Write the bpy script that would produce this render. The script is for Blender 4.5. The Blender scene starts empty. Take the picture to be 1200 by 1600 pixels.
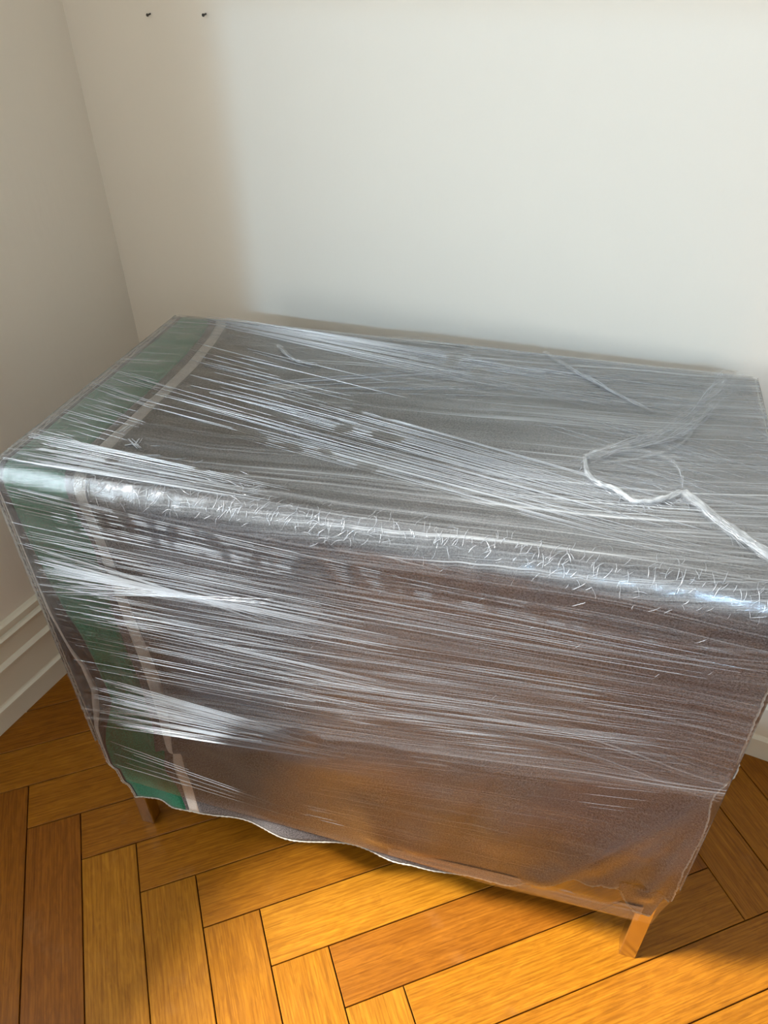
import bpy, bmesh, math, random
from mathutils import Vector, Matrix, noise as mn
random.seed(7)
C = bpy.context.scene.collection
S = bpy.context.scene
R = math.radians
# ------------------------------------------------------------------ camera
# room frame: corner of the two walls at (0,0), wall_left is the plane x=0, wall_back the plane y=0, room spreads to +x / -y
CAM = Vector((1.4416, -1.3994, 1.6))
PITCH, ROLL, F, YAW = 0.653268, -0.016493, 1171.25, 0.467991
cp, sp = math.cos(PITCH), math.sin(PITCH)
Rz = Matrix.Rotation(YAW, 3, 'Z')
FWD = Rz @ Vector((0, cp, -sp))
r_, u_ = Rz @ Vector((1, 0, 0)), Rz @ Vector((0, sp, cp))
RGT = r_ * math.cos(ROLL) + u_ * math.sin(ROLL)
UPV = -r_ * math.sin(ROLL) + u_ * math.cos(ROLL)
cd = bpy.data.cameras.new('camera'); cam = bpy.data.objects.new('camera', cd); C.objects.link(cam)
m = Matrix.Identity(4)
for i in range(3):
    m[i][0], m[i][1], m[i][2], m[i][3] = RGT[i], UPV[i], -FWD[i], CAM[i]
cam.matrix_world = m
cd.sensor_fit = 'VERTICAL'; cd.sensor_height = 32; cd.lens = F / 1600 * 32; cd.clip_start = .02
S.camera = cam
# ------------------------------------------------------------------ light and exposure
S.view_settings.view_transform = 'Standard'; S.view_settings.look = 'None'
S.view_settings.gamma = 1; S.view_settings.use_curve_mapping = False
S.view_settings.exposure = 0.40
S.cycles.transparent_max_bounces = 24
S.cycles.max_bounces = 8; S.cycles.diffuse_bounces = 4
S.cycles.caustics_reflective = False; S.cycles.caustics_refractive = False
w = bpy.data.worlds.new('sky'); S.world = w; w.use_nodes = True
bg = w.node_tree.nodes['Background']; bg.inputs[0].default_value = (.75, .87, 1, 1); bg.inputs[1].default_value = 1.0
W1Y0, W1Y1, WZ0, WZ1, REV = -1.26, -2.9, .95, 3.0, .30       # window in the left wall
RX, RY, RH = 4.3, -3.3, 3.3                                   # room size
def area(name, loc, rot, sx, sy, power, col):
    l = bpy.data.lights.new(name, 'AREA'); l.shape = 'RECTANGLE'; l.size = sx; l.size_y = sy
    l.energy = power; l.color = col
    o = bpy.data.objects.new(name, l); C.objects.link(o); o.location = loc; o.rotation_euler = rot
    return o
area('daylight', (-REV - .03, (W1Y0 + W1Y1) / 2, (WZ0 + WZ1) / 2), (0, R(-90), 0), WZ1 - WZ0, W1Y0 - W1Y1, 78, (.82, .92, 1))
W2X0, W2X1, W2Z0 = 1.84, 3.95, 1.42                              # added unseen window behind the camera, edges set for the wall's shadow line
area('daylight', ((W2X0 + W2X1) / 2, RY - REV - .03, (W2Z0 + WZ1) / 2), (R(90), 0, 0), W2X1 - W2X0, WZ1 - W2Z0, 8, (.88, .94, 1))  # weak fill lamp in the added rear window
s1 = bpy.data.lights.new('sun', 'SUN'); s1.energy = 11; s1.angle = R(9); s1.color = (1, .97, .92)
sun1 = bpy.data.objects.new('sun', s1); C.objects.link(sun1)
sun1.rotation_euler = Vector((-.87, -.49, math.tan(R(44)))).to_track_quat('Z', 'Y').to_euler()
sl = bpy.data.lights.new('added_wall_sun', 'SUN'); sl.energy = .82; sl.angle = R(1.3); sl.color = (.42, .70, 1)  # second sun, added to light the back wall up to a shadow edge
sun = bpy.data.objects.new('added_wall_sun', sl); C.objects.link(sun)
sun.rotation_euler = Vector((.44 * math.cos(R(20)), -1.0 * math.cos(R(20)), math.tan(R(20)) * 1.09 * math.cos(R(20)))).to_track_quat('Z', 'Y').to_euler()


# ------------------------------------------------------------------ helpers
def link(name, me, mat=None, parent=None):
    o = bpy.data.objects.new(name, me); C.objects.link(o)
    if mat: me.materials.append(mat)
    if parent: o.parent = parent
    return o
def mesh(name, verts, faces, smooth=False):
    me = bpy.data.meshes.new(name); me.from_pydata([tuple(v) for v in verts], [], faces); me.update()
    if smooth: me.shade_smooth()
    return me
def boxes(lst, bev=0):
    bm = bmesh.new()
    for (x0, y0, z0, x1, y1, z1) in lst:
        r = bmesh.ops.create_cube(bm, size=1)
        for v in r['verts']:
            v.co = Vector(((x0 + x1) / 2 + v.co.x * abs(x1 - x0), (y0 + y1) / 2 + v.co.y * abs(y1 - y0), (z0 + z1) / 2 + v.co.z * abs(z1 - z0)))
        if bev:
            es = list({e for v in r['verts'] for e in v.link_edges})
            bmesh.ops.bevel(bm, geom=es, offset=bev, segments=2, affect='EDGES', profile=.5)
    me = bpy.data.meshes.new('m'); bm.to_mesh(me); bm.free(); return me
def thing(name, label, cat, mtx, group=None):
    o = bpy.data.objects.new(name, None); C.objects.link(o); o.matrix_world = mtx
    o.empty_display_size = .1; o['label'] = label; o['category'] = cat
    if group: o['group'] = group
    return o
def lerp(a, b, t): return a + (b - a) * t
def pw(tab, x):
    if x <= tab[0][0]: return tab[0][1]
    for (a, va), (b, vb) in zip(tab, tab[1:]):
        if x <= b: return lerp(va, vb, (x - a) / (b - a)) if b > a else vb
    return tab[-1][1]
def sst(a, b, x):
    t = max(0, min(1, (x - a) / (b - a))); return t * t * (3 - 2 * t)
def orient(me, v):
    v = Vector(v)
    if sum(p.normal.dot(v) * p.area for p in me.polygons) < 0: me.flip_normals(); me.update()
class NT:
    def __init__(s, name):
        s.m = bpy.data.materials.new(name); s.m.use_nodes = True; s.t = s.m.node_tree; s.t.nodes.clear()
        s.out = s.n('ShaderNodeOutputMaterial')
    def n(s, typ, ins=None, **kw):
        x = s.t.nodes.new(typ)
        for k, v in kw.items(): setattr(x, k, v)
        for k, v in (ins or {}).items():
            if isinstance(v, bpy.types.NodeSocket): s.t.links.new(v, x.inputs[k])
            else: x.inputs[k].default_value = v
        return x
    def math(s, op, a, b=0.0, clamp=False):
        x = s.n('ShaderNodeMath', {0: a, 1: b}, operation=op, use_clamp=clamp); return x.outputs[0]
    def ramp(s, f, stops, interp='LINEAR'):
        x = s.n('ShaderNodeValToRGB', {0: f}); cr = x.color_ramp; cr.interpolation = interp
        while len(cr.elements) < len(stops): cr.elements.new(.5)
        for e, (p, c) in zip(cr.elements, stops):
            e.position = p; e.color = c if len(c) == 4 else (*c, 1)
        return x.outputs[0]
    def noise(s, vec, scale, detail=2, rough=.5, dist=0):
        x = s.n('ShaderNodeTexNoise', {'Scale': scale, 'Detail': detail, 'Roughness': rough, 'Distortion': dist})
        if vec is not None: s.t.links.new(vec, x.inputs['Vector'])
        return x.outputs['Fac']
    def mapping(s, vec, scale=(1, 1, 1), loc=(0, 0, 0), rot=(0, 0, 0)):
        return s.n('ShaderNodeMapping', {'Vector': vec, 'Scale': scale, 'Location': loc, 'Rotation': rot}).outputs[0]
    def mix(s, fac, a, b, mode='MIX'):
        x = s.n('ShaderNodeMix', data_type='RGBA', blend_type=mode)
        for k, v in ((0, fac), (6, a), (7, b)):
            if isinstance(v, bpy.types.NodeSocket): s.t.links.new(v, x.inputs[k])
            else: x.inputs[k].default_value = v if not isinstance(v, tuple) or len(v) == 4 else (*v, 1)
        return x.outputs[2]
    def done(s, sh): s.t.links.new(sh, s.out.inputs[0]); return s.m

# ------------------------------------------------------------------ materials
def wall_mat(name, col, stain=False):
    t = NT(name); p = t.n('ShaderNodeNewGeometry').outputs['Position']
    n1 = t.noise(p, 1.4, 3); n2 = t.noise(t.mapping(p, (1, 1, .25)), 60, 3)
    c = t.mix(t.math('MULTIPLY', n1, .5), (*col, 1), tuple(x * .93 for x in col))
    b = t.n('ShaderNodeBump', {'Strength': .12, 'Distance': .004, 'Height': n2})
    return t.done(t.n('ShaderNodeBsdfPrincipled', {'Base Color': c, 'Roughness': .75, 'Normal': b.outputs[0]}).outputs[0])
M_wall = wall_mat('white_plaster', (.82, .755, .655))
M_ceil = wall_mat('ceiling_paint', (.82, .82, .80))
def trim_mat():
    t = NT('cream_gloss_paint'); p = t.n('ShaderNodeNewGeometry').outputs['Position']
    c = t.mix(t.noise(p, 3, 3), (.72, .66, .53), (.76, .71, .60))
    return t.done(t.n('ShaderNodeBsdfPrincipled', {'Base Color': c, 'Roughness': .32}).outputs[0])
M_trim = trim_mat()
def wood_mat():
    t = NT('oak_parquet')
    oi = t.n('ShaderNodeObjectInfo'); rnd = oi.outputs['Random']
    oc = t.n('ShaderNodeTexCoord').outputs['Object']
    off = t.n('ShaderNodeCombineXYZ', {0: t.math('MULTIPLY', rnd, 37.0), 1: t.math('MULTIPLY', rnd, 91.0), 2: t.math('MULTIPLY', rnd, 13.0)}).outputs[0]
    v = t.n('ShaderNodeVectorMath', {0: oc, 1: off}, operation='ADD').outputs[0]
    grain = t.noise(t.mapping(v, (7, 150, 6)), 1.0, 4, .6, .5)
    fine = t.noise(t.mapping(v, (14, 420, 5)), 1.0, 3, .6)
    fig = t.noise(t.mapping(v, (16, 70, 9)), 1.0, 3, .55, 1.6)           # flame figure
    w = t.n('ShaderNodeTexWave', {'Vector': t.mapping(v, (2.0, 34, 4)), 'Scale': 1.3, 'Distortion': 14.0, 'Detail': 3.0, 'Detail Scale': .8}, wave_type='BANDS', bands_direction='Y').outputs['Fac']
    tone = t.n('ShaderNodeSeparateColor', {0: oi.outputs['Color']}).outputs[0]
    base = t.ramp(tone, [(0, (.17, .050, .007)), (.35, (.28, .092, .008)), (.6, (.38, .145, .009)), (.8, (.44, .18, .012)), (1, (.47, .20, .022))])
    d1 = t.mix(t.ramp(grain, [(.35, (0, 0, 0)), (.7, (1, 1, 1))]), tuple(x * y for x, y in zip((.76, .70, .6), (1, 1, 1))), (1.0, 1.0, 1.0))
    c = t.mix(1.0, base, d1, 'MULTIPLY')
    d2 = t.mix(t.ramp(fig, [(.38, (0, 0, 0)), (.62, (1, 1, 1))]), (.74, .68, .6), (1.08, 1.08, 1.05))
    c = t.mix(.55, c, d2, 'MULTIPLY')
    d3 = t.mix(t.ramp(w, [(.0, (0, 0, 0)), (.5, (1, 1, 1))]), (.72, .66, .6), (1, 1, 1))
    c = t.mix(.5, c, d3, 'MULTIPLY')
    d4 = t.mix(t.ramp(fine, [(.36, (0, 0, 0)), (.5, (1, 1, 1))]), (.55, .5, .45), (1, 1, 1))
    c = t.mix(.45, c, d4, 'MULTIPLY')
    wear = t.noise(t.mapping(v, (9, 9, 9)), 1.0, 4, .6)
    c = t.mix(t.ramp(wear, [(.62, (0, 0, 0)), (.80, (.3, .3, .3))]), c, t.mix(.5, c, (.42, .24, .10)))
    rgh = t.math('ADD', t.math('MULTIPLY', wear, .25), .24)
    b = t.n('ShaderNodeBump', {'Strength': .35, 'Distance': .0005, 'Height': t.math('ADD', grain, t.math('MULTIPLY', fine, .6))})
    return t.done(t.n('ShaderNodeBsdfPrincipled', {'Base Color': c, 'Roughness': rgh, 'Normal': b.outputs[0], 'Specular IOR Level': .25}).outputs[0])
M_wood = wood_mat()
def plain(name, col, rough=.6, metal=0.0, bump=None):
    t = NT(name); p = t.n('ShaderNodeTexCoord').outputs['Object']
    n = t.noise(p, 40, 3)
    c = t.mix(n, tuple(x * .85 for x in col), tuple(min(1, x * 1.1) for x in col))
    return t.done(t.n('ShaderNodeBsdfPrincipled', {'Base Color': c, 'Roughness': rough, 'Metallic': metal}).outputs[0])
M_gap = plain('dark_joint', (.012, .007, .004), .9)
M_chrome = plain('polished_metal', (.66, .58, .44), .20, 1.0)
M_body = plain('dark_veneer', (.05, .035, .028), .5)
M_frame = plain('window_paint', (.8, .8, .78), .4)
M_nail = plain('nail_steel', (.02, .018, .015), .5)
def glass_mat():
    t = NT('window_glass')
    a = t.n('ShaderNodeBsdfTransparent', {'Color': (.97, .98, .98, 1)}); g = t.n('ShaderNodeBsdfGlossy', {'Roughness': .02})
    return t.done(t.n('ShaderNodeMixShader', {0: .06, 1: a.outputs[0], 2: g.outputs[0]}).outputs[0])
M_glass = glass_mat()
def felt(name, dark, light, mid=.5):
    t = NT(name); p = t.n('ShaderNodeTexCoord').outputs['UV']
    n1 = t.noise(p, 330, 3, .75); n2 = t.noise(p, 900, 2, .7); n3 = t.noise(p, 26, 4, .6)
    x = t.math('ADD', t.math('MULTIPLY', n1, .6), t.math('MULTIPLY', n2, .4))
    f = t.ramp(x, [(mid - .09, (0, 0, 0)), (mid + .11, (1, 1, 1))])
    c = t.mix(f, dark, light)
    c = t.mix(t.math('MULTIPLY', n3, .5), c, tuple(a * .6 for a in dark))
    b = t.n('ShaderNodeBump', {'Strength': .5, 'Distance': .002, 'Height': x})
    return t.done(t.n('ShaderNodeBsdfPrincipled', {'Base Color': c, 'Roughness': .95, 'Normal': b.outputs[0], 'Specular IOR Level': .1,
                                                   'Sheen Weight': .15, 'Sheen Roughness': .6}).outputs[0])
M_grey = felt('heathered_grey_wool', (.012, .009, .010), (.33, .295, .30), .51)
M_navy = felt('dark_wool', (.018, .018, .024), (.07, .07, .085), .53)
M_green = felt('green_wool', (.002, .085, .045), (.03, .38, .22), .5)
M_white = felt('off_white_wool', (.52, .48, .45), (.80, .76, .72), .45)
M_stitch = felt('stitch_yarn', (.36, .32, .27), (.62, .58, .50), .45)

def film_mat(name, along=.9, across=170, base=.10, amp=.45, gloss=.16, rough=.09, tint=(.80, .83, .86), attr=True, fade=False):
    """Clear stretch wrap: mostly see-through, a Fresnel sheen, and fine draw lines where the film is thicker and milky."""
    t = NT(name); uv = t.n('ShaderNodeTexCoord').outputs['UV']
    wob = t.noise(t.mapping(uv, (1.3, 1.3, 1)), 1.0, 2)
    v = t.n('ShaderNodeVectorMath', {0: uv, 1: t.n('ShaderNodeCombineXYZ', {1: t.math('MULTIPLY', wob, .10)}).outputs[0]}, operation='ADD').outputs[0]
    s1 = t.noise(t.mapping(v, (along, across, 1)), 1.0, 5, .72)
    s2 = t.noise(t.mapping(v, (along * 2.2, across * 3.1, 1), (3, 7, 0)), 1.0, 3, .7)
    pt = t.noise(t.mapping(v, (1.5, 13, 1), (5, 2, 0)), 1.0, 3, .6)
    x = t.math('ADD', t.math('MULTIPLY', s1, .62), t.math('MULTIPLY', s2, .38))
    st = t.ramp(x, [(.47, (0, 0, 0)), (.56, (.22, .22, .22)), (.70, (1, 1, 1))])
    at = t.n('ShaderNodeAttribute', attribute_name='haze_and_sheen').outputs['Fac']
    k = t.math('MULTIPLY', t.ramp(pt, [(.32, (.25, .25, .25)), (.68, (1, 1, 1))]), amp)
    h = t.math('ADD', t.math('MULTIPLY', st, k), base)
    h = t.math('MULTIPLY', h, at, True)
    b = t.n('ShaderNodeBump', {'Strength': .55, 'Distance': .0012, 'Height': t.math('ADD', t.math('MULTIPLY', x, 1.0), t.math('MULTIPLY', pt, .8))})
    fr = t.n('ShaderNodeFresnel', {'IOR': 1.45, 'Normal': b.outputs[0]}).outputs[0]
    g = t.math('ADD', t.math('MULTIPLY', fr, 1.6), gloss * .15, True)
    if fade: g = t.math('MULTIPLY', g, t.math('MULTIPLY', at, .4, True))
    tr = t.n('ShaderNodeBsdfTransparent', {'Color': (.985, .985, .985, 1)})
    gl = t.n('ShaderNodeBsdfGlossy', {'Color': (1, 1, 1, 1), 'Roughness': rough, 'Normal': b.outputs[0]})
    df = t.n('ShaderNodeBsdfDiffuse', {'Color': (*tint, 1)}); tl = t.n('ShaderNodeBsdfTranslucent', {'Color': (*tint, 1)})
    hz = t.n('ShaderNodeMixShader', {0: .25, 1: df.outputs[0], 2: tl.outputs[0]})
    gl2 = t.n('ShaderNodeBsdfGlossy', {'Color': (1, 1, 1, 1), 'Roughness': .32, 'Normal': b.outputs[0]})
    hz = t.n('ShaderNodeMixShader', {0: .08, 1: hz.outputs[0], 2: gl2.outputs[0]})
    a = t.n('ShaderNodeMixShader', {0: g, 1: tr.outputs[0], 2: gl.outputs[0]})
    return t.done(t.n('ShaderNodeMixShader', {0: h, 1: a.outputs[0], 2: hz.outputs[0]}).outputs[0])
M_film = film_mat('stretch_film', across=150, base=.05, amp=.85)
M_band = film_mat('stretch_film_band', along=.6, across=120, base=.0, amp=1.25, gloss=.05, fade=True)
M_crump = film_mat('crumpled_film', along=8, across=60, base=.22, amp=1.0, gloss=.35, rough=.2, fade=True)
def strand_mat(name='film_strand', alpha=.62):
    t = NT(name)
    tr = t.n('ShaderNodeBsdfTransparent'); gl = t.n('ShaderNodeBsdfGlossy', {'Roughness': .18})
    df = t.n('ShaderNodeBsdfDiffuse', {'Color': (.74, .77, .82, 1)})
    a = t.n('ShaderNodeMixShader', {0: .35, 1: df.outputs[0], 2: gl.outputs[0]})
    return t.done(t.n('ShaderNodeMixShader', {0: alpha, 1: tr.outputs[0], 2: a.outputs[0]}).outputs[0])
M_strand = strand_mat(alpha=.42); M_bright = strand_mat('film_glint_strand', .78)  # bright strands: window glints put in as whiter, more opaque film

# ------------------------------------------------------------------ room shell
def struct(name, me, mat, parent=None):
    o = link(name, me, mat, parent)
    if not parent: o['kind'] = 'structure'
    return o
T = .30
struct('floor', boxes([(-T, RY - T, -.10, RX + .1, T, -.012)]), M_gap)
floor = bpy.data.objects['floor']
struct('ceiling', boxes([(-T, RY - T, RH, RX + .1, T, RH + .1)]), M_ceil)
struct('wall_back', boxes([(-T, 0, -.012, RX + .1, T, RH)]), M_wall)
struct('wall_right', boxes([(RX, RY - T, -.012, RX + .1, 0, RH)]), M_wall)
struct('wall_left', boxes([(-T, W1Y0, -.012, 0, 0, RH), (-T, RY - T, -.012, 0, W1Y1, RH),
                           (-T, W1Y1, -.012, 0, W1Y0, WZ0), (-T, W1Y1, WZ1, 0, W1Y0, RH)]), M_wall)
struct('wall_front', boxes([(0, RY - T, -.012, W2X0, RY, RH), (W2X1, RY - T, -.012, RX, RY, RH),
                            (W2X0, RY - T, -.012, W2X1, RY, W2Z0), (W2X0, RY - T, WZ1, W2X1, RY, RH)]), M_wall)
def window(name, horiz, a0, a1, plane):
    # frame bars and pane in the opening; horiz: along x (wall_front) else along y (wall_left)
    w_ = .06; mid = (a0 + a1) / 2; tz = WZ1 - .45
    WZ0 = globals()['WZ0'] if not horiz else W2Z0
    bars = [(a0, WZ0, a0 + w_, WZ1), (a1 - w_, WZ0, a1, WZ1), (mid - .04, WZ0, mid + .04, WZ1),
            (a0, WZ0, a1, WZ0 + w_), (a0, WZ1 - w_, a1, WZ1), (a0, tz - .03, a1, tz + .03)]
    if horiz: bars = [(a0, WZ0, a0 + .04, WZ1), (a1 - .04, WZ0, a1, WZ1), (a0, WZ0, a1, WZ0 + .05), (a0, WZ1 - .05, a1, WZ1)]
    def bx(p, q0, q1):
        x0, z0, x1, z1 = p
        return (x0, q0, z0, x1, q1, z1) if horiz else (q0, x0, z0, q1, x1, z1)
    o = struct(name, boxes([bx(b, plane, plane + .05) for b in bars]), M_frame)
    for p in ([(a0 + .04, WZ0 + .05, a1 - .04, WZ1 - .05)] if horiz else []) or ((a0 + w_, WZ0 + w_, mid - .04, WZ1 - w_), (mid + .04, WZ0 + w_, a1 - w_, WZ1 - w_)):
        link('pane', boxes([bx(p, plane + .022, plane + .026)]), M_glass, o)
    return o
window('window_1', False, W1Y1, W1Y0, -REV + .01)
window('added_rear_window', True, W2X0, W2X1, RY - REV + .01)  # unseen opening added for the second sun
# baseboards: moulded profile (distance from wall, height)
prof = [(.0, -.012), (.030, -.012), (.030, .052), (.034, .056), (.034, .066), (.026, .070), (.024, .074), (.024, .160), (.030, .163), (.031, .171),
        (.024, .177), (.020, .180), (.020, .226), (.024, .230), (.026, .240), (.020, .244), (.013, .246), (.013, .253), (.017, .256), (.016, .266), (.009, .270), (0, .272)]
def skirting(name, p0, p1, nrm):
    vs = []; n = len(prof)
    for P, s in ((p0, 1), (p1, -1)):
        d = (p1 - p0).normalized() * s
        for (o_, z) in prof:
            q = P + nrm * o_ + d * 0; vs.append((q.x, q.y, z))
    fs = [(i, (i + 1) % n, n + (i + 1) % n, n + i) for i in range(n)] + [tuple(range(n))[::-1], tuple(range(n, 2 * n))]
    me = mesh(name, vs, fs)
    bm = bmesh.new(); bm.from_mesh(me); bmesh.ops.recalc_face_normals(bm, faces=bm.faces); bm.to_mesh(me); bm.free()
    return struct(name, me, M_trim)
skirting('baseboard_left', Vector((0, RY, 0)), Vector((0, -.0, 0)), Vector((1, 0, 0)))
skirting('baseboard_back', Vector((.0, 0, 0)), Vector((RX, 0, 0)), Vector((0, -1, 0)))
# herringbone parquet
PW, PL, GAP = .1166, .6996, .0022
A0 = R(45.1); po = Vector((.2876, -.9457))
es, et = Vector((math.cos(A0), math.sin(A0))), Vector((-math.sin(A0), math.cos(A0)))
def plank_mesh(w=PW, l=PL):
    g = GAP / 2
    me = boxes([(-l / 2 + g, -w / 2 + g, -.014, l / 2 - g, w / 2 - g, 0)])
    bm = bmesh.new(); bm.from_mesh(me)
    top = [e for e in bm.edges if all(v.co.z > -.001 for v in e.verts)]
    bmesh.ops.bevel(bm, geom=top, offset=.0009, segments=1, affect='EDGES'); bm.to_mesh(me); bm.free()
    me.materials.append(M_wood); return me
PM = plank_mesh(); RP = random.Random(3)
def plank(cx, cy, ang):
    c = po + es * cx + et * cy
    a = A0 + ang; dx, dy = Vector((math.cos(a), math.sin(a))), Vector((-math.sin(a), math.cos(a)))
    cs = [c + dx * (sx * PL / 2) + dy * (sy * PW / 2) for sx in (-1, 1) for sy in (-1, 1)]
    ins = [(.004 < q.x < RX - .004 and RY + .004 < q.y < -.004) for q in cs]
    x0, x1 = min(q.x for q in cs), max(q.x for q in cs); y0, y1 = min(q.y for q in cs), max(q.y for q in cs)
    if x1 < .03 or x0 > RX - .03 or y1 < RY + .03 or y0 > -.03: return
    o = bpy.data.objects.new('plank', PM); C.objects.link(o); o.parent = floor
    o.location = (c.x, c.y, RP.uniform(-.0005, .0003)); o.rotation_euler = (RP.uniform(-.001, .001), RP.uniform(-.0004, .0004), a)
    tone = .62 + RP.uniform(-.24, .2)
    o.color = (tone, tone, tone, 1)
    if all(ins): return
    bm = bmesh.new(); bm.from_mesh(PM)
    mi = (Matrix.Translation(o.location) @ Matrix.Rotation(a, 4, 'Z')).inverted()
    for P, n in (((.002, 0, 0), (-1, 0, 0)), ((RX - .002, 0, 0), (1, 0, 0)), ((0, -.002, 0), (0, 1, 0)), ((0, RY + .002, 0), (0, -1, 0))):
        bmesh.ops.bisect_plane(bm, geom=bm.verts[:] + bm.edges[:] + bm.faces[:], plane_co=mi @ Vector(P), plane_no=mi.to_3x3() @ Vector(n), clear_outer=True)
        bes = [e for e in bm.edges if e.is_boundary]
        if bes: bmesh.ops.holes_fill(bm, edges=bes, sides=0)
    if len(bm.faces) < 5: bpy.data.objects.remove(o); bm.free(); return
    me = bpy.data.meshes.new('plank'); bm.to_mesh(me); bm.free(); me.materials.append(M_wood); o.data = me
for r in range(-6, 9):
    for k in range(-60, 60):
        bx_, by_ = k * PW + r * PL, -k * PW + r * PL
        c = po + es * bx_ + et * by_
        if not (-1.2 < c.x < RX + 1.2 and RY - 1.2 < c.y < 1.2): continue
        plank(bx_ + PL / 2, by_ + PW / 2, 0)
        plank(bx_ + PW / 2, by_ - PL / 2, math.pi / 2)

# nails and chips in the wall
for (x, z, lab) in ((.2308, 1.486, 'small dark nail in the wall, left one of the two high on the back wall'), (.368, 1.4884, 'small dark nail in the wall, right one of the two, with chipped plaster')):
    bm = bmesh.new()
    bmesh.ops.create_cone(bm, cap_ends=True, segments=10, radius1=.0016, radius2=.0016, depth=.016, matrix=Matrix.Rotation(R(90), 4, 'X'))
    bmesh.ops.create_cone(bm, cap_ends=True, segments=12, radius1=.0030, radius2=.0024, depth=.0015, matrix=Matrix.Translation((0, -.008, 0)) @ Matrix.Rotation(R(90), 4, 'X'))
    me = bpy.data.meshes.new('nail'); bm.to_mesh(me); bm.free()
    o = link('nail', me, M_nail); o.location = (x, -.003, z); o.rotation_euler = (R(8), 0, R(5))
    o['label'] = lab; o['category'] = 'nail'

# ------------------------------------------------------------------ box frame (cabinet, blanket, film)
# local axes: s along the long side from the front-left corner, d depth, z up
BW, BD, BH = 1.0994, .5953, .9912
BOX = Matrix.Translation((.5138, -.8427, 0)) @ Matrix.Rotation(.18122, 4, 'Z')

# cabinet
cab = thing('storage_cabinet', 'low cabinet hidden under the wrapped grey blanket, with square polished metal legs on the parquet', 'cabinet', BOX)
c0, c1, cd0, cd1 = .012, BW - .012, .060, BD - .012
CZ0, CZ1 = .225, BH - .012
link('body', boxes([(c0, cd0, CZ0, c1, cd1, CZ1)], .004), M_body, cab)
for i in range(3):
    z0 = CZ0 + .02 + i * .25; lo = c0 + .02
    dr = link('drawer', boxes([(lo, cd0 - .012, z0, c1 - .02, cd0 - .0005, z0 + .235)], .003), M_body, cab)
    bm = bmesh.new()
    bmesh.ops.create_uvsphere(bm, u_segments=12, v_segments=8, radius=.006, matrix=Matrix.Translation((BW / 2, cd0 - .0165, z0 + .12)) @ Matrix.Scale(.6, 4, (0, 1, 0)))
    me = bpy.data.meshes.new('knob'); bm.to_mesh(me); bm.free(); link('knob', me, M_chrome, dr)
def leg(s0, s1, d0, d1):
    me = boxes([(s0, d0, 0, s1, d1, CZ0)], .0022); link('leg', me, M_chrome, cab)
LW = .0315
for s_ in (.0035, 1.0615):
    for d_ in (.0265, BD - .058): leg(s_, s_ + LW, d_, d_ + LW)
link('base_rail', boxes([(.02, .034, .222, BW - .02, .0605, .245)], .002), M_body, cab)

# ---------------- blanket
blk = thing('wool_blanket', 'heathered grey wool blanket with green and off-white stripes, stitched hem, draped over the cabinet', 'blanket', BOX)
CR = .030                                                      # rounding of the folded edge
ZB = .45                                                       # back flap bottom
hem_tab = [(0, .123), (.022, .122), (.055, .128), (.10, .148), (.14, .156), (.175, .153), (.24, .148), (.32, .146), (.42, .156), (.50, .160), (.57, .168), (.64, .171), (.70, .165),
           (.77, .164), (.815, .17), (.84, .182), (.865, .208), (.895, .232), (.93, .246), (1.0, .262), (1.06, .27), (1.1, .283)]
# stripe columns as functions of the way down; rows: edge, thin white L/R, green L/R, white L/R
cols_tab = [  # key: +d on top (distance from the front edge), negative = distance below the top on the front
    (.595, (.000, .0015, .003, .010, .070, .087, .109)),
    (.50, (.000, .0015, .003, .010, .090, .106, .126)),
    (.38, (.000, .0015, .003, .010, .103, .120, .142)),
    (.05, (.000, .0015, .003, .010, .106, .122, .144)),
    (-.02, (.000, .0015, .004, .016, .124, .138, .156)),
    (-.13, (.000, .002, .005, .022, .135, .146, .165)),
    (-.22, (.000, .002, .006, .030, .135, .151, .171)),
    (-.29, (.000, .003, .009, .038, .134, .154, .174)),
    (-.35, (.000, .012, .018, .050, .135, .157, .177)),
    (-.42, (.000, .024, .031, .060, .135, .158, .177)),
    (-.49, (.000, .024, .031, .055, .135, .157, .175)),
    (-.55, (.000, .015, .024, .038, .135, .156, .172)),
    (-.60, (.000, .002, .012, .024, .134, .152, .169)),
    (-.65, (.000, .002, .008, .014, .129, .146, .164)),
    (-.715, (.000, .003, .007, .012, .131, .147, .166)),
    (-.735, (.016, .0175, .019, .022, .132, .147, .166)),
    (-.80, (.018, .0195, .021, .024, .150, .158, .180)),
    (-.84, (.021, .0225, .024, .027, .158, .165, .187)),
]
cols_tab = sorted(cols_tab)
def cols(key):
    if key <= cols_tab[0][0]: return cols_tab[0][1]
    for (a, va), (b, vb) in zip(cols_tab, cols_tab[1:]):
        if key <= b:
            t = (key - a) / (b - a); return tuple(lerp(x, y, t) for x, y in zip(va, vb))
    return cols_tab[-1][1]
def seg_d(s, z, a):
    (s0, z0, s1, z1) = a; dx, dz = s1 - s0, z1 - z0; L2 = dx * dx + dz * dz
    t = max(0, min(1, ((s - s0) * dx + (z - z0) * dz) / L2)); return math.hypot(s - s0 - dx * t, z - z0 - dz * t)
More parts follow.
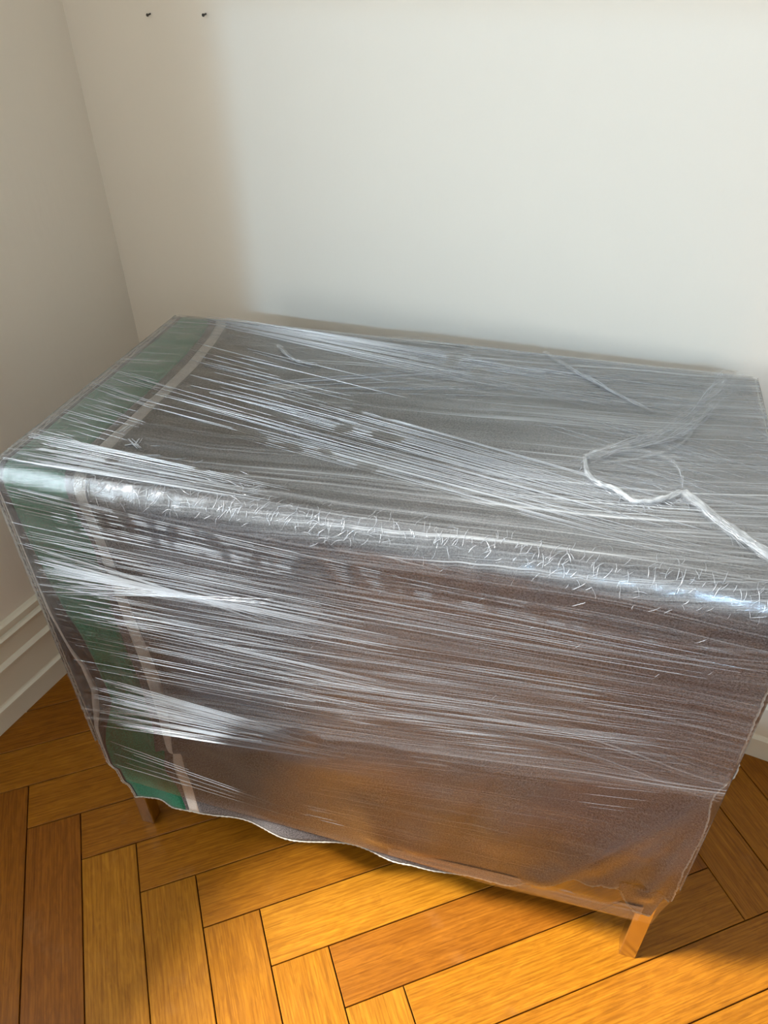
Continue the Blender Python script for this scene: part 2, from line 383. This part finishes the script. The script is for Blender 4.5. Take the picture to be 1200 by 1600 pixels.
ridges = [  # folds of the front flap: s0,z0,s1,z1,width,height towards the film
    (1.10, .62, .89, .235, .030, 1.0), (1.10, .60, 1.03, .42, .020, .8), (1.10, .58, 1.065, .30, .018, .9), (1.035, .40, 1.0, .27, .03, .6),
    (.74, .55, .66, .24, .045, .85), (.83, .50, .80, .36, .05, .9), (.60, .52, .42, .44, .06, .9), (.45, .52, .25, .40, .05, .8), (.93, .34, .97, .27, .03, .7),
    (1.01, .92, 1.005, .78, .020, .9), (1.005, .78, .90, .58, .022, .8), (1.03, .78, 1.035, .62, .02, .7), (1.07, .80, 1.06, .63, .02, .7),
    (.28, .95, .27, .60, .045, .9), (.40, .93, .39, .62, .035, .8), (.53, .95, .50, .60, .05, .9), (.66, .93, .62, .60, .05, .8), (.78, .92, .74, .66, .05, .8), (.90, .85, .86, .70, .04, .5),
    (.155, .95, .16, .35, .02, .8), (.115, .75, .125, .35, .020, 1.0), (.062, .66, .065, .40, .014, .8), (.02, .95, .01, .2, .02, 1.0), (.56, .34, .60, .20, .04, .7), (.34, .34, .36, .18, .05, .7), (.12, .28, .13, .15, .03, .8)]
def ridge(s, z):
    r = 0
    for (a, b, c, d, wd, hgt) in ridges:
        q = seg_d(s, z, (a, b, c, d)) / wd
        if q < 3: r = max(r, hgt * math.exp(-q * q))
    return r
def front_depth(s, z):
    """how far the flap lies behind the film plane"""
    k = sst(.97, .86, z)
    r = ridge(s, z)
    n = .5 + .5 * mn.noise(Vector((s * 9, z * 5, 3.1)))
    dep = lerp(.010, .042, sst(.72, .42, z))
    if s > .8: dep *= 1.15
    dep *= 1 - .85 * math.exp(-((s - BW) / .018) ** 2) - .85 * math.exp(-(s / .014) ** 2)
    dep *= .35 + .65 * sst(.15, .32, z)
    return k * dep * (1 - r) * (.5 + .5 * n)
NT_, NF, NB = 46, 84, 18
def sheet_rows():
    rows = []
    for i in range(NB + 1): rows.append(('b', i / NB))
    for i in range(1, 7): rows.append(('cb', i / 6))
    for i in range(1, NT_ + 1): rows.append(('t', i / NT_))
    for i in range(1, 9): rows.append(('cf', i / 8))
    for i in range(1, NF + 1): rows.append(('f', i / NF))
    return rows
ROWS = sheet_rows()
def edge_cols(kind, q, s_for_hem=0):
    if kind == 't': return cols((BD - CR) * (1 - q) + CR * q)
    if kind == 'b' or kind == 'cb': return cols(.6)
    if kind == 'cf': return cols(lerp(CR, -CR, q))
    return None
def pt(kind, q, s):
    """point of the sheet"""
    off = .0
    nz = .0016 * mn.noise(Vector((s * 14, q * 9, ord(kind[0]))))
    if kind == 'b': return Vector((s, BD + .0 + nz, lerp(ZB, BH - CR, q)))
    if kind == 'cb':
        a = q * math.pi / 2; return Vector((s, BD - CR + CR * math.cos(a), BH - CR + CR * math.sin(a)))
    if kind == 't':
        d = lerp(BD - CR, CR, q); e = min(1, 8 * q * (1 - q))
        zz = BH - .0015 * e + nz * e * 1.4 - .003 * e * (mn.noise(Vector((s * 3, q * 3, 8))) + .3)
        return Vector((s, d, zz))
    if kind == 'cf':
        a = q * math.pi / 2; return Vector((s, CR - CR * math.sin(a), BH - CR + CR * math.cos(a)))
    zb = pw(hem_tab, s); z = lerp(BH - CR, zb, q)
    y = front_depth(s, z)
    if z < .24: y += .008 * sst(.24, .14, z) * math.sin(s * 27)
    return Vector((s, y, z))
def right_edge(kind, q):
    e = BW + .001
    if kind == 'f':
        z = lerp(BH - CR, .28, q)
        e += .002 * mn.noise(Vector((z * 9, 1, 2))) + (.008 * math.exp(-((z - .66) / .03) ** 2)) - .008 * math.exp(-((z - .60) / .05) ** 2)
    return e
def strip(name, mat, i0, i1, n, grade=None):
    """blanket part between stripe borders i0 and i1 (7 = right hem)"""
    vs, fs, uvs = [], [], []
    path = 0; prev = None
    for (k, q) in ROWS:
        if k == 'f':
            # hem height depends on s; use key from mid height
            zmid = lerp(BH - CR, .14, q); cc = cols(zmid - BH)
        else: cc = edge_cols(k, q)
        a = cc[i0]; b = cc[i1] if i1 < 7 else right_edge(k, q)
        mid = pt(k, q, (a + b) / 2)
        if prev: path += (mid - prev).length
        prev = mid
        for j in range(n + 1):
            s = lerp(a, b, j / n); p = pt(k, q, s); vs.append(p); uvs.append((s, path))
    W_ = n + 1
    for r in range(len(ROWS) - 1):
        for j in range(n): fs.append((r * W_ + j, r * W_ + j + 1, (r + 1) * W_ + j + 1, (r + 1) * W_ + j))
    me = mesh(name, vs, fs, True)
    ul = me.uv_layers.new(name='UVMap')
    for l in me.loops: ul.data[l.index].uv = uvs[l.vertex_index]
    o = link(name, me, mat, blk)
    md = o.modifiers.new('thickness', 'SOLIDIFY'); md.thickness = .0045; md.offset = 1
    return o
o = strip('hem_border', M_navy, 0, 1, 1)
o = strip('narrow_stripe', M_white, 1, 2, 1); o['label'] = 'thin off-white stripe along the left hem'
o = strip('dark_stripe', M_navy, 2, 3, 3); o['label'] = 'dark stripe left of the green one'
o = strip('green_stripe', M_green, 3, 4, 12); o['label'] = 'broad green stripe'
o = strip('dark_stripe', M_grey, 4, 5, 3); o['label'] = 'narrow dark grey stripe between green and off-white'
o = strip('white_stripe', M_white, 5, 6, 4); o['label'] = 'off-white stripe beside the green one'
o = strip('grey_field', M_grey, 6, 7, 120)
# whip-stitched hem cord
def cord(points, r, name, mat, parent, step=.006, amp=.0016, sides=5):
    # resample and lay a lumpy cord with slanted stitches
    P = [points[0]]; acc = 0
    for a, b in zip(points, points[1:]):
        L = (b - a).length; t = step - acc
        while t <= L: P.append(a.lerp(b, t / L)); t += step
        acc = L - (t - step)
    vs, fs = [], []
    for i, p in enumerate(P):
        d = (P[min(i + 1, len(P) - 1)] - P[max(i - 1, 0)]).normalized()
        n1 = d.cross(Vector((.2, 1, .3))).normalized(); n2 = d.cross(n1)
        rr = r * (1.25 if i % 2 else .75) * random.uniform(.8, 1.2); c = p + n1 * random.uniform(-amp, amp) * .5
        for j in range(sides):
            a = 2 * math.pi * j / sides; vs.append(c + (n1 * math.cos(a) + n2 * math.sin(a)) * rr)
    for i in range(len(P) - 1):
        for j in range(sides):
            fs.append((i * sides + j, i * sides + (j + 1) % sides, (i + 1) * sides + (j + 1) % sides, (i + 1) * sides + j))
    me = mesh(name, vs, fs, True); ul = me.uv_layers.new(name='UVMap')
    for l in me.loops: v = vs[l.vertex_index]; ul.data[l.index].uv = (v.x + v.y, v.z)
    return link(name, me, mat, parent)
seq = []
for (k, q) in ROWS:
    if k == 'f': cc = cols(lerp(BH - CR, .14, q) - BH)[0]
    else: cc = edge_cols(k, q)[0]
    seq.append(pt(k, q, cc))
c_ = cord(seq, .0016, 'hem_stitching', M_stitch, blk, .005); c_['label'] = 'pale stitching along the left hem'
seq = [pt(k, q, right_edge(k, q)) for (k, q) in ROWS]
c_ = cord(seq, .0017, 'hem_stitching', M_stitch, blk, .005); c_['label'] = 'pale stitching along the right hem'
seq = [pt('f', 1, .021 + (BW - .021) * i / 260) for i in range(261)]
c_ = cord(seq, .0018, 'hem_stitching', M_stitch, blk, .005); c_['label'] = 'pale stitching along the bottom hem'
# small folded corner that hangs out under the film at the right front leg
def corner_flap():
    top_l, top_r = (1.015, .285), (1.092, .285); n = 12; vs, fs, uvs = [], [], []
    bot = [(0, .262), (.12, .243), (.3, .224), (.5, .212), (.75, .204), (.93, .200), (1, .206)]
    for i in range(n + 1):
        t = i / n; zb = pw(bot, t)
        for j in range(n + 1):
            q = j / n; s = lerp(lerp(top_l[0], top_r[0], t), lerp(1.020, 1.083, t), q); z = lerp(.285, zb, q)
            vs.append(Vector((s, .012 + .002 * math.sin(t * 9), z))); uvs.append((s, z))
    for i in range(n):
        for j in range(n): fs.append((i * (n + 1) + j, i * (n + 1) + j + 1, (i + 1) * (n + 1) + j + 1, (i + 1) * (n + 1) + j))
    me = mesh('folded_corner', vs, fs, True); ul = me.uv_layers.new(name='UVMap')
    for l in me.loops: ul.data[l.index].uv = uvs[l.vertex_index]
    o = link('folded_corner', me, M_grey, blk); md = o.modifiers.new('t', 'SOLIDIFY'); md.thickness = .004
    cord([vs[i * (n + 1) + n] for i in range(n + 1)], .002, 'hem_stitching', M_stitch, o, .004)
corner_flap()

# ---------------- stretch film
film = thing('stretch_film', 'clear plastic stretch wrap pulled tight around the blanket-covered cabinet, streaked and crumpled', 'plastic wrap', BOX)
def blob(s, t, cs, ct, ws, wt): return math.exp(-((s - cs) / ws) ** 2 - ((t - ct) / wt) ** 2)
def dens_top(s, d):
    v = .60 + .9 * math.exp(-(d / .035) ** 2) + 1.7 * sst(.45, .95, s) + .4 * sst(.25, .5, d) * sst(.3, .7, s) + .35 * math.exp(-((d - .12) / .05) ** 2) * sst(.2, .05, abs(s - .25) * .3)  # window sheen along the front edge is put in as extra haze
    v += .75 * math.exp(-((d - (.56 - .33 * max(0, s - .1))) / .055) ** 2) * sst(.02, .15, s)      # band running from the back-left corner
    v += .5 * blob(s, d, 1.0, .45, .10, .14) + 1.1 * sst(.14, .02, s)
    v -= .35 * blob(s, d, .25, .38, .14, .09) + .2 * blob(s, d, .55, .20, .25, .09)
    return max(.15, v)
def dens_front(s, z):
    v = .20 + .7 * math.exp(-((.99 - z) / .03) ** 2) + .25 * sst(.5, .75, z)  # haze at the upper edge stands in for reflected window light
    v += .45 * math.exp(-((z - (.80 + .05 * s)) / .06) ** 2) * sst(.8, .1, s) + .3 * math.exp(-((z - .88) / .03) ** 2)
    v -= .35 * sst(.46, .40, z - .18 * max(0, s - .3)) * sst(0, .3, s)
    v -= .25 * blob(s, z, .98, .80, .16, .10)
    return max(.12, v)
FR = CR; OFF = .0045; FZ0 = .207
fz_tab = [(0, .225), (.17, .215), (.6, .206), (.8, .195), (1.0, .205), (1.09, .21)]
def film_sheet():
    vs, fs, uv, dn = [], [], [], []
    s0, s1 = -.0028, BW + .0032; ns = 150
    path = []
    def prof_pts(s):
        L = []
        zb = pw(fz_tab, s)
        for i in range(15): L.append((BD + OFF, lerp(.3, BH - CR, i / 14), 'x'))
        for i in range(1, 6):
            a = i / 5 * math.pi / 2; L.append((BD - CR + (CR + OFF) * math.cos(a), BH - CR + (CR + OFF) * math.sin(a), 'x'))
        for i in range(1, 61): L.append((lerp(BD - CR, FR, i / 60), BH + OFF, 't'))
        for i in range(1, 9):
            a = i / 8 * math.pi / 2; L.append((FR - (FR + OFF) * math.sin(a), BH - FR + (FR + OFF) * math.cos(a), 'c'))
        for i in range(1, 91): L.append((-OFF, lerp(BH - FR, zb, i / 90), 'f'))
        return L
    rows = len(prof_pts(0))
    for j in range(ns + 1):
        s = lerp(s0, s1, j / ns); L = prof_pts(s); path = 0; pv = None
        for i, (y, z, k) in enumerate(L):
            if pv: path += math.hypot(y - pv[0], z - pv[1])
            pv = (y, z)
            ns_ = mn.noise(Vector((s * 5, path * 30, 0))); sh = 0
            if k == 't': z += .0012 * ns_ + .0015 * abs(mn.noise(Vector((s * 18, path * 24, 5))))
            if k == 'f':
                y -= .0004 * ns_ + (.0065 * sst(.62, .5, z) * sst(.25, .5, s)) * ridge(s, z) * min(1, max(0, BW - s) * 30) * sst(.215, .26, z)
                sh = .0
            if k in 'cf' and z > .9: y -= .002 * mn.noise(Vector((s * 45, z * 22, 5)))
            sx = s
            if k == 'f' and z < .36: sx = s - .020 * sst(.36, .20, z) * sst(.5, 1.1, s) + .022 * sst(.285, .255, z) * sst(.15, 0, s)
            vs.append((sx, y, z))
            if k == 't': uv.append((s, path + .10 * s)); dn.append(dens_top(s, y))
            elif k == 'c': uv.append((s, path + .10 * s)); dn.append(.5 * dens_top(s, max(0, y)) + .5 * dens_front(s, z))
            elif k == 'f':
                fan = .09 * (z - .6) * (s - .3)
                uv.append((s, path + .10 * s * sst(.7, .99, z) - fan)); dn.append(dens_front(s, z))
            else: uv.append((s, path)); dn.append(.7)
    for j in range(ns):
        for i in range(rows - 1): fs.append((j * rows + i, j * rows + i + 1, (j + 1) * rows + i + 1, (j + 1) * rows + i))
    me = mesh('top_and_front_sheet', vs, fs, True)
    ul = me.uv_layers.new(name='UVMap')
    for l in me.loops: ul.data[l.index].uv = uv[l.vertex_index]
    at = me.attributes.new('haze_and_sheen', 'FLOAT', 'POINT')
    for i, x in enumerate(dn): at.data[i].value = x
    return link('wrap_sheet', me, M_film, film)
film_sheet()
def side_sheet(s, sgn):
    vs, fs, uv = [], [], []
    nd, nz = 20, 24
    for i in range(nd + 1):
        d = lerp(-OFF, BD + OFF, i / nd)
        for j in range(nz + 1):
            z = lerp(.34 - .1 * math.sin(math.pi * i / nd), BH + OFF, j / nz)
            dd = max(CR - (d + OFF), 0, (d - OFF) - (BD - CR)); top = BH + OFF - (CR - math.sqrt(max(0, CR * CR - min(dd, CR) ** 2)))
            z = min(z, top)
            b = -.004 * math.sin(math.pi * i / nd) * math.sin(math.pi * j / nz)
            vs.append((s - sgn * b, d, z)); uv.append((d, z))
    for i in range(nd):
        for j in range(nz): fs.append((i * (nz + 1) + j, i * (nz + 1) + j + 1, (i + 1) * (nz + 1) + j + 1, (i + 1) * (nz + 1) + j))
    me = mesh('side_sheet', vs, fs, True); ul = me.uv_layers.new(name='UVMap')
    for l in me.loops: ul.data[l.index].uv = uv[l.vertex_index]
    at = me.attributes.new('haze_and_sheen', 'FLOAT', 'POINT')
    for x in at.data: x.value = 1.0
    orient(me, (-sgn, 0, 0)); link('side_sheet', me, M_film, film)
side_sheet(-.0034, 1); side_sheet(BW + .0038, -1)
# tensioned bands: one winding each, on the front or on the top
def band(face, A, B, name='wrap_band', lift=.0015, mat=None, strength=1.0, crease=0):
    """A, B: (s, t0, t1) at both ends, t = z on the front, d on the top"""
    vs, fs, uv, dn = [], [], [], []; n, mq = 60, 14
    for i in range(n + 1):
        x = i / n; s = lerp(A[0], B[0], x); a = lerp(A[1], B[1], x); b = lerp(A[2], B[2], x)
        for j in range(mq + 1):
            q = j / mq; t = lerp(a, b, q)
            o_ = OFF + lift + .0012 * abs(mn.noise(Vector((s * 6, t * 40, lift * 900))))
            vs.append((s, -o_, t) if face == 'f' else (s, t, BH + o_ + (0 if t > FR else -(FR - math.sqrt(max(0, FR * FR - (FR - max(t, 0)) ** 2))))))
            uv.append((s, q * abs(A[2] - A[1] + B[2] - B[1]) * .5 + lift * 300))
            e = sst(0, .18, q) * sst(1, .9, q); en = sst(0, .06, x) * sst(1, .94, x) if face == 't' else 1
            dn.append(strength * e * en)
    for i in range(n):
        for j in range(mq): fs.append((i * (mq + 1) + j, i * (mq + 1) + j + 1, (i + 1) * (mq + 1) + j + 1, (i + 1) * (mq + 1) + j))
    me = mesh(name, vs, fs, True); ul = me.uv_layers.new(name='UVMap')
    for l in me.loops: ul.data[l.index].uv = uv[l.vertex_index]
    at = me.attributes.new('haze_and_sheen', 'FLOAT', 'POINT')
    for i, v in enumerate(dn): at.data[i].value = v
    orient(me, (0, -1, 0) if face == 'f' else (0, 0, 1)); return link(name, me, mat or M_band, film)
band('f', (-.003, .83, .70), (BW, .86, .60), lift=.0012, strength=.38)
band('f', (-.003, .98, .86), (BW, .97, .90), lift=.0016, strength=.35)
band('f', (-.003, .60, .39), (BW + .002, .685, .615), lift=.0022, strength=.6)
band('f', (-.003, .86, .76), (.75, .86, .80), lift=.0028, strength=.4)
band('t', (.03, .60, .50), (1.09, .42, .24), lift=.0010, strength=.6)
band('t', (.28, .30, .34), (1.09, .62, .40), lift=.0016, strength=.45)
band('t', (.45, .59, .52), (1.09, .58, .50), lift=.0021, strength=.55)
band('f', (.60, .207, .235), (1.06, .207, .262), lift=.0012, mat=M_film, strength=.5)
band('t', (.985, .08, .31), (1.092, .04, .36), lift=.0024, strength=.35)
band('t', (.84, .17, .26), (.97, .17, .25), lift=.0030, strength=.4)
band('t', (.0, .06, -.0), (1.09, .10, .0), lift=.0012, strength=.8)

# strands: taut raised threads of film
def strands(name, lines, mat=None, sides=3):
    vs, fs = [], []
    for (P, r) in lines:
        n = len(P); b0 = len(vs)
        for i, p in enumerate(P):
            d = (P[min(i + 1, n - 1)] - P[max(i - 1, 0)]); d.normalize()
            up = Vector((0, 0, 1)) if abs(d.z) < .8 else Vector((0, 1, 0)); n1 = d.cross(up).normalized(); n2 = n1.cross(d)
            rr = r * (math.sin(math.pi * (i + .35) / (n - .3)) ** .5 if n > 2 else 1)
            for j in range(sides):
                a = 2 * math.pi * (j + .25) / sides; vs.append(p + (n1 * math.cos(a) + n2 * math.sin(a)) * rr)
        for i in range(n - 1):
            for j in range(sides):
                fs.append((b0 + i * sides + j, b0 + i * sides + (j + 1) % sides, b0 + (i + 1) * sides + (j + 1) % sides, b0 + (i + 1) * sides + j))
    me = mesh(name, vs, fs, True); o = link(name, me, mat or M_strand, film); o['kind'] = 'stuff'; return o
RS = random.Random(11)
def fr(s, z, o_=.0045): return Vector((s, -o_, z))
def tp(s, d, o_=.0052): return Vector((s, d, BH + o_))
def line(f, a, b, n=5, wob=.0006):
    return [f(lerp(a[0], b[0], i / n), lerp(a[1], b[1], i / n) + RS.uniform(-wob, wob)) for i in range(n + 1)]
L = []
def fan(f, A, B, n, r0, r1, cover=(.3, 1), start=None):
    """n strands inside the quad A(s,t0,t1)-B(s,t0,t1)"""
    for _ in range(n):
        q = RS.random(); q2 = min(1, max(0, q + RS.uniform(-.06, .06)))
        a = (A[0], lerp(A[1], A[2], q)); b = (B[0], lerp(B[1], B[2], q2))
        ln = RS.uniform(*cover); t0 = RS.uniform(0, 1 - ln) if start is None else RS.uniform(0, start)
        t1 = min(1, t0 + ln)
        L.append((line(f, (lerp(a[0], b[0], t0), lerp(a[1], b[1], t0)), (lerp(a[0], b[0], t1), lerp(a[1], b[1], t1))), RS.uniform(r0, r1)))
fan(fr, (0, .975, .70), (.62, .93, .74), 150, .00025, .0007, (.1, .6), .5)
fan(fr, (0, .87, .74), (.50, .77, .86), 70, .0003, .0009, (.25, .8), .25)
fan(fr, (.03, .56, .40), (.55, .52, .48), 90, .0003, .0010, (.3, .7), .35)
fan(fr, (0, .72, .56), (.6, .72, .60), 40, .0002, .0006, (.2, .8), .5)
fan(fr, (.02, .36, .26), (.5, .27, .24), 8, .0003, .0007, (.2, .8), .3)
strands('film_strands', L, M_bright); L = []
fan(fr, (.25, .95, .48), (1.09, .92, .66), 200, .00018, .0004, (.1, .6))
fan(fr, (.4, .46, .26), (1.05, .60, .28), 60, .00015, .0003, (.1, .4))
strands('film_strands', L); L = []
fan(tp, (.06, .585, .55), (.95, .50, .36), 60, .0003, .0009, (.2, .7), .25)
fan(tp, (.10, .50, .20), (.55, .40, .12), 34, .0003, .0009, (.25, .8), .3)
fan(tp, (.0, .10, .02), (.45, .06, .02), 70, .0003, .0009, (.2, .9), .2)
fan(tp, (.0, .34, .08), (.16, .30, .05), 40, .0003, .0008, (.2, .9), .4)
fan(tp, (.30, .34, .16), (1.0, .16, .04), 70, .0003, .0006, (.3, .8))
strands('film_strands', L, M_bright); L = []
fan(tp, (.26, .30, .33), (.75, .40, .55), 16, .0003, .0006, (.4, .9))
fan(tp, (.4, .58, .45), (1.08, .56, .38), 90, .0002, .0005, (.2, .7))
fan(tp, (.75, .42, .20), (1.09, .30, .12), 40, .0002, .0005, (.2, .7))
strands('film_strands', L); L = []
# short worm-like wrinkles along the front top edge and scattered nicks
def worm(f, s, t, ln, ang, r, curl):
    P = []; a = ang; x, y = s, t; n = 6
    for i in range(n + 1):
        P.append(f(x, y)); x += math.cos(a) * ln / n; y += math.sin(a) * ln / n; a += curl / n
    return (P, r)
def edge_pt(s, t, o_=.0048):
    """t: path distance from the end of the flat top (positive = back on the top, negative = round the edge and down)"""
    if t >= 0: return Vector((s, FR + t, BH + o_))
    arc = (FR) * math.pi / 2
    if -t < arc:
        a = -t / FR; return Vector((s, FR - (FR + o_) * math.sin(a), BH - FR + (FR + o_) * math.cos(a)))
    return Vector((s, -o_, BH - FR + t + arc))
for _ in range(520):
    s = RS.uniform(.12, 1.08); t = RS.gauss(-.022, .016)
    L.append(worm(edge_pt, s, t, RS.uniform(.006, .02), RS.uniform(.2, 2.0), RS.uniform(.0003, .0007), RS.uniform(-1.1, 1.1)))
for _ in range(110):
    s = RS.uniform(.13, .40); t = RS.gauss(.02, .02)
    L.append(worm(edge_pt, s, t, RS.uniform(.008, .03), RS.uniform(-.9, .5), RS.uniform(.0003, .0010), RS.uniform(-2, 2)))
for _ in range(60):
    s = RS.uniform(.01, .12); t = RS.uniform(.0, .3)
    L.append(worm(edge_pt, s, t, RS.uniform(.004, .014), RS.uniform(-1.5, 1.5), RS.uniform(.0003, .0006), RS.uniform(-1, 1)))
for _ in range(26):
    s, z = RS.uniform(.3, 1.08), RS.uniform(.72, .93)
    L.append(worm(fr, s, z, RS.uniform(.006, .02), RS.uniform(.2, 1.2), RS.uniform(.0003, .0005), RS.uniform(-1, 1)))
strands('film_wrinkles', L); L = []
# crumpled ropes and gathers on the top (paths read off as s,d)
def poly(pts, n=10):
    P = [Vector((a, b, 0)) for a, b in pts]; out = []
    for i in range(len(P) - 1):
        p0, p1, p2, p3 = P[max(i - 1, 0)], P[i], P[i + 1], P[min(i + 2, len(P) - 1)]
        for k in range(n):
            t = k / n
            out.append(.5 * ((2 * p1) + (-p0 + p2) * t + (2 * p0 - 5 * p1 + 4 * p2 - p3) * t * t + (-p0 + 3 * p1 - 3 * p2 + p3) * t ** 3))
    out.append(P[-1]); return out
def ribbon(name, pts, w0, w1, hgt, dens, seed, across=8):
    P = poly(pts); vs, fs, uv = [], [], []; n = len(P); path = 0
    for i, p in enumerate(P):
        if i: path += (p - P[i - 1]).length
        d = (P[min(i + 1, n - 1)] - P[max(i - 1, 0)]).normalized(); nn = Vector((-d.y, d.x, 0)); wd = lerp(w0, w1, i / (n - 1))
        for j in range(across + 1):
            q = j / across * 2 - 1
            z = hgt * (1 - q * q) * (.5 + abs(mn.noise(Vector((path * 40, q * 2.5, seed))))) + .0016 * mn.noise(Vector((path * 120, q * 4, seed + 9)))
            c = p + nn * (q * wd * (1 + .35 * mn.noise(Vector((path * 30, q, seed + 4)))))
            vs.append((c.x, c.y, BH + OFF + .0022 + max(-.0012, z))); uv.append((path, q * wd + seed))
    for i in range(n - 1):
        for j in range(across): fs.append((i * (across + 1) + j, i * (across + 1) + j + 1, (i + 1) * (across + 1) + j + 1, (i + 1) * (across + 1) + j))
    me = mesh(name, vs, fs, True); ul = me.uv_layers.new(name='UVMap')
    for l in me.loops: ul.data[l.index].uv = uv[l.vertex_index]
    at = me.attributes.new('haze_and_sheen', 'FLOAT', 'POINT')
    for i in range(len(vs)):
        q = abs((i % (across + 1)) / across * 2 - 1); at.data[i].value = 2.2 * dens * sst(1.0, .4, q) * (.45 + .9 * abs(mn.noise(Vector((vs[i][0] * 60, vs[i][1] * 60, seed)))))
    orient(me, (0, 0, 1)); return link(name, me, M_crump, film)
ribbon('film_crease', [(0.9695, 0.1868), (0.9891, 0.1621), (1.0114, 0.1326), (1.0398, 0.1027), (1.0668, 0.0758), (1.0917, 0.0468)], .010, .014, .007, 1.0, 1)
ribbon('film_crease', [(1.0693, 0.5701), (1.0221, 0.4699), (0.9846, 0.3887), (0.9411, 0.3230), (0.8863, 0.2811), (0.8381, 0.2383)], .040, .012, .004, .45, 2)
ribbon('film_crease', [(0.8354, 0.2376), (0.8436, 0.1961), (0.8595, 0.1778), (0.8831, 0.1685), (0.9071, 0.1477), (0.9401, 0.1594), (0.9669, 0.1846)], .005, .007, .006, .9, 3)
ribbon('film_crease', [(0.8379, 0.2418), (0.8777, 0.2663), (0.9228, 0.2781), (0.9540, 0.2636), (0.9682, 0.2339), (0.9705, 0.1916)], .005, .006, .004, .4, 4)
ribbon('film_crease', [(0.7411, 0.5766), (0.7795, 0.5335), (0.8267, 0.4884), (0.8813, 0.4401), (0.9318, 0.3995)], .008, .004, .003, .6, 5)
ribbon('film_crease', [(1.0207, 0.4436), (0.9934, 0.3711), (0.9683, 0.3080), (0.9140, 0.2583), (0.8611, 0.2307)], .004, .003, .003, .4, 6)
ribbon('film_crease', [(0.2583, 0.4816), (0.3014, 0.4374), (0.3304, 0.4263), (0.3617, 0.4239)], .006, .006, .004, .5, 7)
for (a, b, c) in (((0.1633, 0.1196), (0.1825, 0.1058), (0.1796, 0.1238)), ((0.1388, 0.1324), (0.1403, 0.1486), (0.1440, 0.1576)), ((0.1919, 0.0990), (0.1778, 0.1083), (0.1683, 0.1021))):
    for k in range(3):
        P = [a, b, c]; j = RS.uniform(-.004, .004)
        L.append(([Vector((x + j, y + j * .5, BH + .0055)) for x, y in P], .0011))
# fine gathers radiating from the crumple
def near(path, n, l0, l1, a0, a1, r0=.00025, r1=.0005, sp=.008):
    P = poly(path)
    for _ in range(n):
        p = RS.choice(P); a = RS.uniform(a0, a1)
        L.append(worm(tp, p.x + RS.uniform(-sp, sp), p.y + RS.uniform(-sp, sp), RS.uniform(l0, l1), a, RS.uniform(r0, r1), RS.uniform(-.8, .8)))
near([(0.8354, 0.2376), (0.8436, 0.1961), (0.8595, 0.1778), (0.8831, 0.1685), (0.9071, 0.1477), (0.9401, 0.1594), (0.9669, 0.1846)], 120, .008, .022, -2.6, -.4)
near([(0.9695, 0.1868), (1.0114, 0.1326), (1.0398, 0.1027), (1.0634, 0.0786)], 90, .01, .04, -1.1, -.6, .0003, .0006)
near([(1.0693, 0.5701), (1.0221, 0.4699), (0.9846, 0.3887), (0.9411, 0.3230), (0.8863, 0.2811), (0.8381, 0.2383)], 90, .01, .035, 3.5, 4.3, .0002, .0004, .02)
near([(0.7411, 0.5766), (0.7795, 0.5335), (0.8267, 0.4884), (0.8813, 0.4401)], 40, .006, .02, -1.2, -.3, .0003, .0006)
near([(0.9497, 0.2711), (0.8795, 0.2187), (0.9066, 0.1778), (0.9487, 0.1889)], 60, .01, .05, .1, .7, .0002, .00035, .02)
near([(1.0029, 0.4827), (1.0465, 0.5402), (1.0797, 0.4589), (1.0909, 0.3811)], 60, .01, .03, -1.8, -.8, .0002, .0004, .02)
near([(0.9318, 0.2243), (1.0520, 0.3520), (1.0762, 0.2383)], 60, .02, .07, -.7, .3, .0002, .00035, .03)
strands('film_wrinkles', L); L = []
def along(path, n, w, r0, r1, lo=.15, hi=.7):
    P = poly(path, 14)
    for _ in range(n):
        ln = int(RS.uniform(lo, hi) * len(P)); i0 = RS.randint(0, max(1, len(P) - ln - 1)); o_ = RS.uniform(-w, w); q = RS.uniform(-.3, .3) * w
        pts = []
        for i in range(i0, min(len(P), i0 + max(4, ln))):
            d = (P[min(i + 1, len(P) - 1)] - P[max(i - 1, 0)]).normalized(); f = (i - i0) / max(1, ln)
            c = P[i] + Vector((-d.y, d.x, 0)) * (o_ * (1 - .5 * f) + q * math.sin(f * 7)); pts.append(Vector((c.x, c.y, BH + .008 + .002 * math.sin(f * 9 + o_ * 900))))
        L.append((pts, RS.uniform(r0, r1)))
along([(0.9695, 0.1868), (0.9891, 0.1621), (1.0114, 0.1326), (1.0398, 0.1027), (1.0668, 0.0758), (1.0917, 0.0468)], 26, .007, .0003, .0009)
along([(0.8354, 0.2376), (0.8436, 0.1961), (0.8595, 0.1778), (0.8831, 0.1685), (0.9071, 0.1477), (0.9401, 0.1594), (0.9669, 0.1846)], 16, .003, .0003, .0010)
along([(1.0693, 0.5701), (1.0221, 0.4699), (0.9846, 0.3887), (0.9411, 0.3230), (0.8863, 0.2811), (0.8381, 0.2383)], 30, .022, .0002, .0005, .1, .5)
along([(0.9540, 0.2636), (0.9682, 0.2339), (0.9705, 0.1916)], 5, .002, .0003, .0007)
along([(0.7411, 0.5766), (0.7795, 0.5335), (0.8267, 0.4884), (0.8813, 0.4401), (0.9318, 0.3995)], 12, .004, .0003, .0006)
along([(0.2583, 0.4816), (0.3014, 0.4374), (0.3304, 0.4263), (0.3617, 0.4239)], 7, .003, .0003, .0008)
strands('film_creases', L, strand_mat('creased_film', .8))
print('objects', len(S.objects))
